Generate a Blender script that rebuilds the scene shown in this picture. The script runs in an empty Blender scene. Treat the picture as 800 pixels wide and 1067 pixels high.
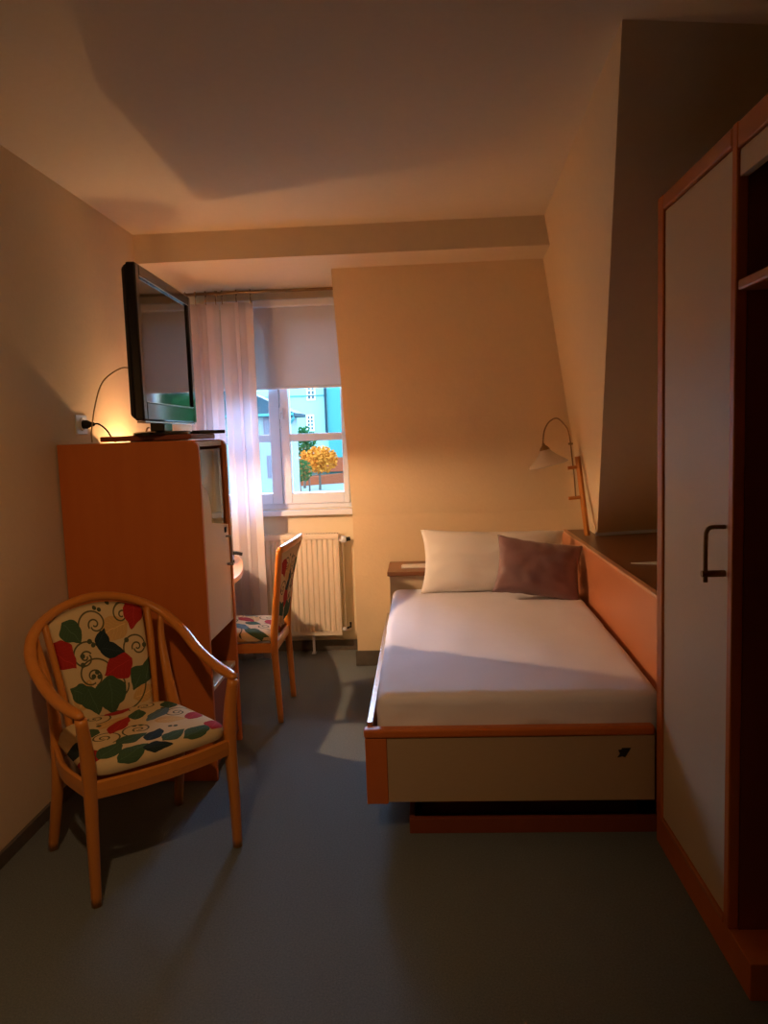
import bpy, bmesh, math, random
from mathutils import Vector, Matrix, noise
sc = bpy.context.scene
C = sc.collection
PI = math.pi

# ------------------------------------------------------------------ camera, world, lights, exposure
def make_camera():
    f, yaw, p, r = 800.0, 0.0517754611, 0.1030123, 0.0341628
    cy, sy, cp, sp = math.cos(yaw), math.sin(yaw), math.cos(p), math.sin(p)
    fwd = Vector((-sy*cp, cy*cp, -sp)); right = Vector((cy, sy, 0)); down = -right.cross(fwd)
    r2 = right*math.cos(r) + down*math.sin(r); d2 = -right*math.sin(r) + down*math.cos(r)
    m = Matrix((( r2.x, -d2.x, -fwd.x, 0), (r2.y, -d2.y, -fwd.y, 0), (r2.z, -d2.z, -fwd.z, 1.45), (0, 0, 0, 1)))
    cam = bpy.data.objects.new('camera', bpy.data.cameras.new('camera'))
    cam.data.sensor_fit = 'HORIZONTAL'; cam.data.sensor_width = 36; cam.data.lens = 36*f/800
    cam.data.clip_start = .02; cam.data.clip_end = 400
    cam.matrix_world = m
    C.objects.link(cam); sc.camera = cam
make_camera()
sc.view_settings.view_transform = 'Standard'; sc.view_settings.look = 'None'
sc.view_settings.gamma = 1; sc.view_settings.use_curve_mapping = False
sc.view_settings.exposure = 0.0

SKY = (0.48, 0.76, 1.0); SKY_STRENGTH = 8.5
w = bpy.data.worlds.new('sky'); sc.world = w; w.use_nodes = True
w.node_tree.nodes['Background'].inputs[0].default_value = (*SKY, 1)
w.node_tree.nodes['Background'].inputs[1].default_value = SKY_STRENGTH

BULB_STRENGTH = 18800.0          # the lit desk lamp (its bulb is built with the lamp)
BULB_COLOUR = (1.0, .62, .33)
spot = bpy.data.lights.new('ceiling_spot', 'SPOT')     # warm ceiling spot of the entrance, above and left of the camera
spot.energy = 58; spot.color = (1.0, .56, .25); spot.spot_size = math.radians(94); spot.spot_blend = 1.0
spot.shadow_soft_size = .035
so = bpy.data.objects.new('ceiling_spot', spot); C.objects.link(so)
so.location = (-.52, .7, 2.42)
so.rotation_euler = (Vector((-1.12, 2.5, .35)) - so.location).to_track_quat('-Z', 'Y').to_euler()

sun = bpy.data.lights.new('sky_fill', 'SUN')         # added fill: wide sun lamp strengthening the sky's light below the blind
sun.energy = 20; sun.color = (.46, .62, 1.0); sun.angle = math.radians(50)
su = bpy.data.objects.new('sky_fill', sun); C.objects.link(su)
su.rotation_euler = Vector((.24, -1, -.70)).to_track_quat('-Z', 'Y').to_euler(); su.location = (-6, 30, 12)

# ------------------------------------------------------------------ helpers
def link(name, me, mat, parent=None):
    o = bpy.data.objects.new(name, me); C.objects.link(o)
    if mat is not None and len(me.materials) == 0: me.materials.append(mat)
    if parent is not None: o.parent = parent
    return o

def obj(name, bm, mat, parent=None, bevel=0, seg=2, smooth=False, loc=None, sub=0):
    bmesh.ops.recalc_face_normals(bm, faces=bm.faces)
    me = bpy.data.meshes.new(name); bm.to_mesh(me); bm.free()
    if smooth:
        for p in me.polygons: p.use_smooth = True
    o = link(name, me, mat, parent)
    if loc: o.location = loc
    if bevel:
        m = o.modifiers.new('bevel', 'BEVEL'); m.width = bevel; m.segments = seg; m.limit_method = 'ANGLE'
        m.angle_limit = math.radians(40); m.harden_normals = False
    if sub:
        m = o.modifiers.new('sub', 'SUBSURF'); m.levels = sub; m.render_levels = sub
    return o

def tag(o, label, cat, group=None):
    o['label'] = label; o['category'] = cat
    if group: o['group'] = group
    return o

def thing(name, label, cat, loc=(0, 0, 0), rotz=0, group=None):
    o = bpy.data.objects.new(name, None); C.objects.link(o); o.empty_display_size = .1
    o.location = loc; o.rotation_euler = (0, 0, rotz)
    return tag(o, label, cat, group)

def struct(name, bm, mat, parent=None, **k):
    o = obj(name, bm, mat, parent, **k)
    if parent is None: o['kind'] = 'structure'
    return o

def box(bm, x0, x1, y0, y1, z0, z1):
    vs = [bm.verts.new((x, y, z)) for z in (z0, z1) for y in (y0, y1) for x in (x0, x1)]
    for f in ((0, 1, 3, 2), (4, 6, 7, 5), (0, 4, 5, 1), (1, 5, 7, 3), (3, 7, 6, 2), (2, 6, 4, 0)):
        bm.faces.new([vs[i] for i in f])
    return bm

def B(*a):
    return box(bmesh.new(), *a)

def Bs(*bs):
    bm = bmesh.new()
    for b in bs: box(bm, *b)
    return bm

def hexa(bm, p):      # p: 4 bottom + 4 top corners in order
    vs = [bm.verts.new(q) for q in p]
    for f in ((0, 1, 2, 3), (7, 6, 5, 4), (0, 4, 5, 1), (1, 5, 6, 2), (2, 6, 7, 3), (3, 7, 4, 0)):
        bm.faces.new([vs[i] for i in f])
    return bm

def prism(bm, poly, axis, a, b):     # polygon extruded along an axis
    def P(u, v, w):
        return {'x': (w, u, v), 'y': (u, w, v), 'z': (u, v, w)}[axis]
    A = [bm.verts.new(P(u, v, a)) for u, v in poly]; Bv = [bm.verts.new(P(u, v, b)) for u, v in poly]
    bm.faces.new(A); bm.faces.new(Bv[::-1]); n = len(poly)
    for i in range(n):
        bm.faces.new((A[i], A[(i+1) % n], Bv[(i+1) % n], Bv[i]))
    return bm

def catmull(P, n=8):
    P = [Vector(p) for p in P]
    Q = [2*P[0]-P[1]] + P + [2*P[-1]-P[-2]]
    out = []
    for i in range(len(P)-1):
        a, b, c, d = Q[i:i+4]
        for k in range(n):
            t = k/n
            out.append(.5*(2*b + (c-a)*t + (2*a-5*b+4*c-d)*t*t + (3*b-a-3*c+d)*t**3))
    out.append(P[-1]); return out

def sweep(bm, pts, ra, rb=None, ns=12, up=(0, 0, 1), power=1.0, cap=True):
    """tube along pts; ra along the side vector, rb along the up vector (numbers or lists)"""
    pts = [Vector(p) for p in pts]; n = len(pts); up = Vector(up)
    rb = ra if rb is None else rb
    rings = []
    for i, p in enumerate(pts):
        t = (pts[min(i+1, n-1)] - pts[max(i-1, 0)]).normalized()
        s = t.cross(up)
        if s.length < 1e-4: s = t.cross(Vector((0, 1, .01)))
        s.normalize(); u = s.cross(t)
        A = ra[i] if isinstance(ra, (list, tuple)) else ra
        D = rb[i] if isinstance(rb, (list, tuple)) else rb
        ring = []
        for k in range(ns):
            a = 2*PI*k/ns; c, q = math.cos(a), math.sin(a)
            c = math.copysign(abs(c)**power, c); q = math.copysign(abs(q)**power, q)
            ring.append(bm.verts.new(p + s*c*A + u*q*D))
        rings.append(ring)
    for a, b in zip(rings[:-1], rings[1:]):
        for k in range(ns):
            bm.faces.new((a[k], a[(k+1) % ns], b[(k+1) % ns], b[k]))
    if cap:
        bm.faces.new(rings[0][::-1]); bm.faces.new(rings[-1])
    return bm

def rounded_ends(pts, r, k=3):
    """radius list with soft ends"""
    n = len(pts); out = []
    for i in range(n):
        d = min(i, n-1-i)
        out.append(r * (math.sqrt(1-(1-min(1, (d+.35)/k))**2) if d < k else 1))
    return out

def lathe(bm, prof, c=(0, 0, 0), ns=32, rot=None):
    rings = []
    for r, z in prof:
        ring = []
        for k in range(ns):
            a = 2*PI*k/ns; v = Vector((r*math.cos(a), r*math.sin(a), z))
            if rot: v = rot @ v
            ring.append(bm.verts.new(v + Vector(c)))
        rings.append(ring)
    for a, b in zip(rings[:-1], rings[1:]):
        for k in range(ns): bm.faces.new((a[k], a[(k+1) % ns], b[(k+1) % ns], b[k]))
    return bm

# ------------------------------------------------------------------ materials
def new_mat(name):
    m = bpy.data.materials.new(name); m.use_nodes = True
    nt = m.node_tree; return m, nt, nt.nodes['Principled BSDF']

def rgb(c): return (*c, 1)

def noisy(name, c1, c2, scale=(8, 8, 8), nscale=4, rough=.6, bump=0, bscale=80, detail=4, spec=.4, metal=0, coat=0):
    m, nt, b = new_mat(name); N, L = nt.nodes, nt.links
    tc = N.new('ShaderNodeTexCoord'); mp = N.new('ShaderNodeMapping'); mp.inputs['Scale'].default_value = scale
    no = N.new('ShaderNodeTexNoise'); no.inputs['Scale'].default_value = nscale; no.inputs['Detail'].default_value = detail
    mx = N.new('ShaderNodeMix'); mx.data_type = 'RGBA'
    mx.inputs[6].default_value = rgb(c1); mx.inputs[7].default_value = rgb(c2)
    L.new(tc.outputs['Object'], mp.inputs[0]); L.new(mp.outputs[0], no.inputs['Vector'])
    L.new(no.outputs['Fac'], mx.inputs[0]); L.new(mx.outputs[2], b.inputs['Base Color'])
    b.inputs['Roughness'].default_value = rough; b.inputs['Specular IOR Level'].default_value = spec
    b.inputs['Metallic'].default_value = metal; b.inputs['Coat Weight'].default_value = coat
    if bump:
        n2 = N.new('ShaderNodeTexNoise'); n2.inputs['Scale'].default_value = bscale; n2.inputs['Detail'].default_value = 3
        bp = N.new('ShaderNodeBump'); bp.inputs['Strength'].default_value = bump; bp.inputs['Distance'].default_value = .01
        L.new(tc.outputs['Object'], n2.inputs['Vector']); L.new(n2.outputs['Fac'], bp.inputs['Height'])
        L.new(bp.outputs[0], b.inputs['Normal'])
    return m

M = {}
M['paint'] = noisy('cream_wall_paint', (.74, .60, .40), (.78, .64, .43), rough=.85, bump=.12, bscale=60, spec=.2)
M['ceil'] = noisy('ceiling_paint', (.74, .64, .48), (.78, .68, .52), rough=.9, bump=.08, bscale=50, spec=.2)
M['niche'] = noisy('niche_paint', (.78, .70, .52), (.80, .72, .54), rough=.85, spec=.2)
M['carpet'] = noisy('grey_carpet', (.11, .132, .138), (.205, .235, .245), scale=(1, 1, 1), nscale=160, rough=.95, bump=.6, bscale=300, detail=2, spec=.1)
M['skirting'] = noisy('dark_carpet_skirting', (.09, .08, .07), (.14, .125, .11), rough=.9, spec=.1)
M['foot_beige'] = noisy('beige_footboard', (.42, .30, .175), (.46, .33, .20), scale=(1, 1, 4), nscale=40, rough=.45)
M['cherry'] = noisy('cherry_veneer', (.50, .125, .022), (.58, .165, .032), scale=(6, 6, .6), nscale=3, rough=.38, spec=.4, bump=0)
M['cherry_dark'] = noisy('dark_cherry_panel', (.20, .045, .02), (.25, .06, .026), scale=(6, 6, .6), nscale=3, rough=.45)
M['cherry_edge'] = noisy('cherry_edge', (.46, .14, .04), (.52, .17, .05), scale=(.8, .8, .8), nscale=6, rough=.3)
M['beech'] = noisy('orange_beech', (.53, .19, .03), (.61, .235, .042), scale=(9, 9, 1.4), nscale=3, rough=.3, coat=.25)
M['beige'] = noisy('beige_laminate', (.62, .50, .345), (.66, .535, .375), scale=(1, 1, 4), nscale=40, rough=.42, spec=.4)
M['ledge'] = noisy('brown_ledge_top', (.20, .085, .035), (.24, .105, .045), scale=(1, 6, 1), nscale=4, rough=.35)
M['sheet'] = noisy('white_sheet', (.82, .80, .88), (.85, .83, .91), nscale=2, rough=.85, bump=.25, bscale=7, spec=.15)
M['pillow'] = noisy('white_pillow_case', (.84, .80, .76), (.86, .82, .78), nscale=2, rough=.85, bump=.3, bscale=9, spec=.15)
M['brown'] = noisy('brown_satin', (.21, .11, .115), (.245, .13, .135), scale=(1, 1, 1), nscale=40, rough=.42, bump=.12, bscale=9, spec=.5)
M['brown'].node_tree.nodes['Principled BSDF'].inputs['Sheen Weight'].default_value = .3
M['blackp'] = noisy('black_plastic', (.006, .006, .007), (.010, .010, .011), rough=.35, spec=.5)
M['screen'] = noisy('tv_screen', (.006, .008, .009), (.007, .009, .010), rough=.06, spec=.9)
M['gloss'] = noisy('glossy_black', (.01, .01, .012), (.012, .012, .014), rough=.12, spec=.6)
M['silver'] = noisy('silver_trim', (.6, .6, .6), (.65, .65, .65), rough=.25, metal=1)
M['chrome'] = noisy('brushed_metal', (.42, .40, .37), (.48, .45, .41), rough=.3, metal=1)
M['bronze'] = noisy('aged_bronze', (.24, .16, .08), (.29, .20, .10), rough=.4, metal=.85)
M['white'] = noisy('white_lacquer', (.72, .78, .88), (.74, .80, .90), rough=.35)  # blue tint in the white stands in for cool daylight on the frame
M['radiator'] = noisy('radiator_enamel', (.76, .68, .56), (.78, .70, .58), rough=.4)
M['rubber'] = noisy('black_rubber', (.012, .012, .012), (.018, .018, .018), rough=.7)
M['cable'] = noisy('cream_cable', (.45, .32, .16), (.5, .36, .18), rough=.5)
M['paper'] = noisy('paper', (.78, .74, .68), (.84, .80, .74), nscale=30, rough=.8)
M['socket'] = noisy('socket_plastic', (.62, .60, .52), (.65, .63, .55), rough=.35)

def cloth(name, col, tr):
    m, nt, b = new_mat(name); N, L = nt.nodes, nt.links
    t = N.new('ShaderNodeBsdfTranslucent'); t.inputs[0].default_value = rgb(col)
    wv = N.new('ShaderNodeTexNoise'); wv.inputs['Scale'].default_value = 250
    bp = N.new('ShaderNodeBump'); bp.inputs['Strength'].default_value = .1
    L.new(wv.outputs['Fac'], bp.inputs['Height']); L.new(bp.outputs[0], b.inputs['Normal'])
    b.inputs['Base Color'].default_value = rgb(col); b.inputs['Roughness'].default_value = .9; b.inputs['Specular IOR Level'].default_value = .1
    mx = N.new('ShaderNodeMixShader'); mx.inputs[0].default_value = tr
    L.new(b.outputs[0], mx.inputs[1]); L.new(t.outputs[0], mx.inputs[2])
    L.new(mx.outputs[0], N['Material Output'].inputs[0]); return m
M['curtain'] = cloth('sheer_white_curtain', (.86, .84, .90), .5)
M['blind'] = cloth('grey_blind_fabric', (.66, .69, .70), .18)

def glass(name, tint=(1, 1, 1), refl=.07):
    m, nt, b = new_mat(name); N, L = nt.nodes, nt.links
    N.remove(b)
    t = N.new('ShaderNodeBsdfTransparent'); t.inputs[0].default_value = rgb(tint)
    g = N.new('ShaderNodeBsdfGlossy'); g.inputs['Roughness'].default_value = .02
    f = N.new('ShaderNodeFresnel'); f.inputs[0].default_value = 1.45
    mx = N.new('ShaderNodeMixShader')
    L.new(f.outputs[0], mx.inputs[0]); L.new(t.outputs[0], mx.inputs[1]); L.new(g.outputs[0], mx.inputs[2])
    L.new(mx.outputs[0], N['Material Output'].inputs[0]); return m
M['pane'] = glass('window_glass', (.97, 1, 1))
M['smoked'] = glass('cabinet_glass', (.75, .85, .85))

def shade_glass():
    m, nt, b = new_mat('frosted_shade_glass'); N, L = nt.nodes, nt.links
    b.inputs['Base Color'].default_value = (.80, .76, .72, 1); b.inputs['Roughness'].default_value = .3
    t = N.new('ShaderNodeBsdfTranslucent'); t.inputs[0].default_value = (.85, .78, .68, 1)
    tr = N.new('ShaderNodeBsdfTransparent'); tr.inputs[0].default_value = (1, .95, .88, 1)
    a = N.new('ShaderNodeMixShader'); a.inputs[0].default_value = .45
    c = N.new('ShaderNodeMixShader'); c.inputs[0].default_value = .38
    L.new(b.outputs[0], a.inputs[1]); L.new(t.outputs[0], a.inputs[2])
    L.new(a.outputs[0], c.inputs[1]); L.new(tr.outputs[0], c.inputs[2])
    L.new(c.outputs[0], N['Material Output'].inputs[0]); return m
M['shade'] = shade_glass()

def emitter(name, col, s):
    m, nt, b = new_mat(name)
    b.inputs['Base Color'].default_value = (1, 1, 1, 1)
    b.inputs['Emission Color'].default_value = rgb(col); b.inputs['Emission Strength'].default_value = s
    return m

# printed upholstery: red and green leaves, curling vines and berries on cream
def floral(name, axes, leaves, curls, dots):
    m, nt, b = new_mat(name); N, L = nt.nodes, nt.links
    b.inputs['Roughness'].default_value = .85; b.inputs['Specular IOR Level'].default_value = .15
    tc = N.new('ShaderNodeTexCoord'); sp = N.new('ShaderNodeSeparateXYZ'); L.new(tc.outputs['Object'], sp.inputs[0])
    cb = N.new('ShaderNodeCombineXYZ')
    L.new(sp.outputs[axes[0]], cb.inputs[0])
    if axes[1] == 1:          # the print folds over the front edge of the seat
        yz = N.new('ShaderNodeMath'); yz.operation = 'ADD'; yo = N.new('ShaderNodeMath'); yo.operation = 'SUBTRACT'; yo.inputs[1].default_value = .465
        L.new(sp.outputs[2], yo.inputs[0]); L.new(sp.outputs[1], yz.inputs[0]); L.new(yo.outputs[0], yz.inputs[1]); L.new(yz.outputs[0], cb.inputs[1])
    else: L.new(sp.outputs[axes[1]], cb.inputs[1])
    nz = N.new('ShaderNodeTexNoise'); nz.inputs['Scale'].default_value = 22; nz.inputs['Detail'].default_value = 1
    L.new(cb.outputs[0], nz.inputs['Vector'])
    wob = N.new('ShaderNodeVectorMath'); wob.operation = 'MULTIPLY_ADD'
    L.new(nz.outputs['Color'], wob.inputs[0]); wob.inputs[1].default_value = (.022, .022, 0); wob.inputs[2].default_value = (-.011, -.011, 0)
    add = N.new('ShaderNodeVectorMath'); add.operation = 'ADD'
    L.new(cb.outputs[0], add.inputs[0]); L.new(wob.outputs[0], add.inputs[1])
    P = cb.outputs[0]; PW = add.outputs[0]
    def mth(op, a, bb=None, c=None):
        n = N.new('ShaderNodeMath'); n.operation = op
        for i, v in enumerate((a, bb, c)):
            if v is None: continue
            if isinstance(v, (int, float)): n.inputs[i].default_value = v
            else: L.new(v, n.inputs[i])
        return n.outputs[0]
    def frame(vec, c, ang, s):
        n = N.new('ShaderNodeMapping'); n.vector_type = 'TEXTURE'
        n.inputs['Location'].default_value = (c[0], c[1], 0); n.inputs['Rotation'].default_value = (0, 0, math.radians(ang))
        n.inputs['Scale'].default_value = (s, s, s); L.new(vec, n.inputs[0])
        q = N.new('ShaderNodeSeparateXYZ'); L.new(n.outputs[0], q.inputs[0]); return q.outputs[0], q.outputs[1], n.outputs[0]
    col = None
    def over(mask, colour):
        nonlocal col
        mx = N.new('ShaderNodeMix'); mx.data_type = 'RGBA'; L.new(mask, mx.inputs[0])
        if isinstance(col, tuple): mx.inputs[6].default_value = rgb(col)
        else: L.new(col, mx.inputs[6])
        mx.inputs[7].default_value = rgb(colour); col = mx.outputs[2]
    col = (.62, .48, .26)
    vine = (.11, .10, .045)
    def do_curl(c, ang, s, flip):
        x, y, v = frame(P, c, ang, s)
        if flip: y = mth('MULTIPLY', y, -1.0)
        r = mth('SQRT', mth('ADD', mth('MULTIPLY', x, x), mth('MULTIPLY', y, y)))
        th = mth('ARCTAN2', y, x)                                  # -pi..pi
        want = mth('MULTIPLY_ADD', th, .5/(2*PI)*1.5, .62)
        d1 = mth('ABSOLUTE', mth('SUBTRACT', r, want))
        want2 = mth('MULTIPLY_ADD', th, .5/(2*PI)*.6, .22)
        d2 = mth('ABSOLUTE', mth('SUBTRACT', r, want2))
        d = mth('MINIMUM', d1, d2)
        over(mth('LESS_THAN', d, .0030/s), vine)
    ochre = [l for l in leaves if l[4] == 'o']; rest = [l for l in leaves if l[4] != 'o']
    cols = {'r': (.36, .022, .018), 'g': (.050, .10, .050), 'd': (.018, .034, .036), 'o': (.58, .36, .13), 'b': (.10, .17, .19)}
    def do_leaf(c, ang, s, wd, k):
        s *= 1.12
        x, y, v = frame(PW, c, ang, s)
        ww = mth('MULTIPLY', mth('SUBTRACT', 1.0, mth('MULTIPLY', x, x)), mth('MULTIPLY_ADD', x, -.42*wd, wd))
        d = mth('SUBTRACT', mth('ABSOLUTE', y), ww)
        over(mth('MULTIPLY', mth('LESS_THAN', d, 0.0), mth('LESS_THAN', mth('ABSOLUTE', x), 1.0)), cols[k])
        vein = mth('MULTIPLY', mth('LESS_THAN', mth('ABSOLUTE', y), .0012/s), mth('LESS_THAN', mth('ABSOLUTE', x), .8))
        rib = mth('LESS_THAN', mth('ABSOLUTE', mth('SUBTRACT', mth('PINGPONG', mth('MULTIPLY_ADD', mth('ABSOLUTE', y), -.8, x), .22), .11)), .0018/s*.45)
        vv = mth('MULTIPLY', mth('MULTIPLY', mth('MAXIMUM', vein, mth('MULTIPLY', rib, .5)), mth('LESS_THAN', d, -.08)), mth('LESS_THAN', mth('ABSOLUTE', x), .95))
        over(mth('MULTIPLY', vv, .45), tuple(min(1, a*1.9+.02) for a in cols[k]))
    for l in ochre: do_leaf(*l)
    for c in curls: do_curl(*c)
    for l in rest: do_leaf(*l)
    for c, s in dots:
        x, y, v = frame(P, c, 0, s)
        over(mth('LESS_THAN', mth('ADD', mth('MULTIPLY', x, x), mth('MULTIPLY', y, y)), 1.0), (.07, .085, .045))
    L.new(col, b.inputs['Base Color'])
    return m
back_leaves = [((.04, .745), 200, .062, .62, 'o'), ((-.10, .545), 60, .05, .6, 'o'), ((.12, .50), 10, .05, .5, 'o'),
    ((-.155, .685), -50, .055, .85, 'r'), ((.035, .615), 200, .054, .80, 'r'), ((.135, .785), 250, .048, .75, 'r'),
    ((-.105, .76), -60, .045, .75, 'g'), ((-.105, .545), -35, .045, .6, 'g'), ((-.075, .52), -75, .05, .65, 'g'),
    ((-.01, .525), -95, .060, .85, 'g'), ((.105, .56), 230, .045, .75, 'g'), ((.15, .585), 60, .045, .65, 'g'),
    ((.00, .70), -80, .045, .55, 'd'), ((.022, .675), -20, .042, .62, 'd'), ((-.005, .725), 60, .03, .55, 'd')]
back_curls = [((-.02, .775), 30, .062, False), ((-.075, .67), 200, .06, True), ((.12, .67), 20, .055, False),
    ((.02, .545), 190, .11, False), ((-.06, .60), 100, .09, True), ((.09, .79), 120, .06, True)]
back_dots = [((.01, .822), .0075), ((-.005, .83), .0075), ((-.05, .72), .009), ((-.04, .705), .008), ((-.085, .675), .009), ((-.09, .645), .009),
    ((-.06, .60), .0085), ((-.045, .612), .0085), ((-.04, .595), .0085), ((.085, .70), .009), ((.15, .67), .009), ((.05, .84), .008)]
seat_leaves = [((-.06, .06), 20, .06, .5, 'o'), ((.10, -.06), -30, .05, .55, 'o'), ((-.05, .02), 45, .075, .33, 'r'), ((.19, -.07), 35, .05, .6, 'r'), ((-.215, -.17), 60, .045, .6, 'r'), ((.00, .16), 10, .05, .6, 'r'),
    ((.035, .075), 60, .05, .5, 'g'), ((.10, .03), 35, .075, .32, 'b'), ((-.155, -.17), 30, .055, .6, 'g'), ((-.07, -.13), 10, .05, .55, 'g'),
    ((.0, -.15), 40, .045, .6, 'd'), ((.05, -.195), 20, .045, .6, 'g'), ((-.16, .03), 90, .05, .6, 'g'), ((.17, .10), 70, .05, .55, 'g'), ((-.10, -.225), 25, .055, .65, 'g'), ((-.02, -.235), -20, .045, .6, 'd'), ((.13, -.215), 20, .055, .6, 'g'), ((.21, -.19), 50, .045, .7, 'r'), ((-.22, -.06), 80, .05, .6, 'd'), ((.225, .0), 90, .05, .5, 'o')]
seat_curls = [((-.02, -.07), 30, .06, False), ((.15, -.01), 200, .055, True), ((-.14, -.06), 100, .06, True), ((.09, .14), 10, .06, False), ((-.09, .14), 70, .06, True)]
seat_dots = [((-.02, -.03), .008), ((.0, -.04), .008), ((.13, .07), .008), ((-.11, .06), .009), ((.07, -.12), .008), ((.085, -.13), .008)]
M['floral_back'] = floral('floral_upholstery_back', (0, 2), back_leaves, back_curls, back_dots)
M['floral_seat'] = floral('floral_upholstery_seat', (0, 1), seat_leaves, seat_curls, seat_dots)

# ------------------------------------------------------------------ room shell
XL, XR, YB, YN, ZC = -1.5, 1.62, -1.6, 5.05, 2.54
struct('floor', B(XL-.15, XR+.15, YB-.15, YN+.35, -.12, 0), M['carpet'])
struct('ceiling', B(XL-.15, XR+.15, YB-.15, YN+.35, ZC, ZC+.12), M['ceil'])
struct('wall_left', B(XL-.15, XL, YB-.15, YN+.35, 0, ZC), M['paint'])
struct('wall_right', B(XR, XR+.15, YB-.15, YN+.35, 0, ZC), M['paint'])
struct('wall_rear', B(XL, XR, YB-.15, YB, 0, ZC), M['paint'])
WX0, WX1, WZ0, WZ1 = -1.40, -.455, .965, 2.315
struct('wall_window', Bs((XL, WX0, YN, YN+.35, 0, ZC), (WX1, -.30, YN, YN+.35, 0, ZC), (WX0, WX1, YN, YN+.35, 0, WZ0), (WX0, WX1, YN, YN+.35, WZ1, ZC)), M['niche'])
# knee wall with the leaning upper part behind the bed
bm = bmesh.new()
hexa(bm, [(-.437, 4.69, 0), (XR, 4.66, 0), (XR, 5.40, 0), (-.437, 5.40, 0), (-.437, 4.69, .95), (XR, 4.66, .95), (XR, 5.40, .95), (-.437, 5.40, .95)])
hexa(bm, [(-.437, 4.69, .95), (XR, 4.66, .95), (XR, 5.40, .95), (-.437, 5.40, .95), (-.488, 4.483, 2.392), (XR, 4.45, 2.392), (XR, 5.40, 2.392), (-.488, 5.40, 2.392)])
struct('wall_bed', bm, M['paint'])
struct('trim_1', B(XL, XR, 4.145, YN+.0, 2.39, ZC), M['ceil'])          # beam across the dormer
# cheek of the dormer and the sloping ceiling to its right
bm = bmesh.new()
A, Bq, Cq, D = (.575, 2.235, ZC), (.695, 4.70, ZC), (.985, 4.72, .83), (.976, 4.36, .83)
hexa(bm, [D, (XR, 4.52, .83), (XR, 4.8, .83), Cq, A, (XR, 2.42, ZC), (XR, 4.8, ZC), Bq])
struct('wall_slope', bm, M['paint'])
struct('baseboard_left', B(XL, XL+.014, YB, YN-.05, 0, .052), M['skirting'], bevel=.003)
struct('baseboard_bed', B(-.449, -.21, 4.676, 4.69, 0, .095), M['skirting'], bevel=.003)
struct('baseboard_window', B(XL+.015, -.45, YN-.014, YN, 0, .07), M['skirting'], bevel=.003)
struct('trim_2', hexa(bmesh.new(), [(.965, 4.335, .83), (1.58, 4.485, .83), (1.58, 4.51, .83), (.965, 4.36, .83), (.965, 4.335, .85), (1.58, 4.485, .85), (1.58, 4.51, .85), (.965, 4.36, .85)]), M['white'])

# ------------------------------------------------------------------ window
win = bpy.data.objects.new('window_1', None); C.objects.link(win); win['kind'] = 'structure'
win.location = (0, 0, 0)
Y0, Y1 = YN-.005, YN+.065
def ring(bm, x0, x1, z0, z1, wl, wr, wb, wt, y0, y1):
    box(bm, x0, x0+wl, y0, y1, z0, z1); box(bm, x1-wr, x1, y0, y1, z0, z1)
    box(bm, x0+wl, x1-wr, y0, y1, z0, z0+wb); box(bm, x0+wl, x1-wr, y0, y1, z1-wt, z1); return bm
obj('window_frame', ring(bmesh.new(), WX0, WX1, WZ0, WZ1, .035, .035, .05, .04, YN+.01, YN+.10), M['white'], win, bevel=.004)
mid = -.925
for k, (x0, x1, wl, wr) in enumerate(((WX0+.03, mid-.002, .05, .068), (mid+.002, WX1-.03, .058, .035))):
    bm = ring(bmesh.new(), x0, x1, WZ0+.035, WZ1-.035, wl, wr, .072, .06, Y0-.01, Y1)
    box(bm, x0+wl, x1-wr, Y0, Y1-.01, 1.413, 1.462)
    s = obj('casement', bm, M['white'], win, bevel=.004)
    obj('pane', B(x0+wl-.005, x1-wr+.005, YN+.03, YN+.034, WZ0+.10, WZ1-.09), M['pane'], s)
bm = bmesh.new()
box(bm, -.925, -.900, Y0-.022, Y0-.008, 1.56, 1.635)
sweep(bm, [(-.912, Y0-.02, 1.60), (-.912, Y0-.05, 1.60), (-.912, Y0-.055, 1.59), (-.912, Y0-.055, 1.50)], .007, ns=8)
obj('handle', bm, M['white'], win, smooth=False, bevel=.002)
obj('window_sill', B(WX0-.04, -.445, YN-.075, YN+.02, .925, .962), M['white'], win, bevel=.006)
obj('outer_sill', B(WX0, WX1, YN+.10, YN+.42, .94, .96), M['silver'], win)

# roller blind
rb = thing('roller_blind', 'light grey roller blind half lowered over the window', 'blind', (-.93, 5.0, 2.29))
bx0, bx1 = -1.36+.93, -.470+.93
bm = bmesh.new(); nx, nz = 12, 6
obj('fabric', B(bx0, bx1, -.008, -.006, 1.755-2.29, -.01), M['blind'], rb)
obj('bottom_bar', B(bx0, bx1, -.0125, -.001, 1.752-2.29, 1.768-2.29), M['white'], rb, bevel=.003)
obj('cassette', B(bx0-.01, bx1+.005, -.03, .03, -.02, .03), M['white'], rb, bevel=.008)

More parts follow.
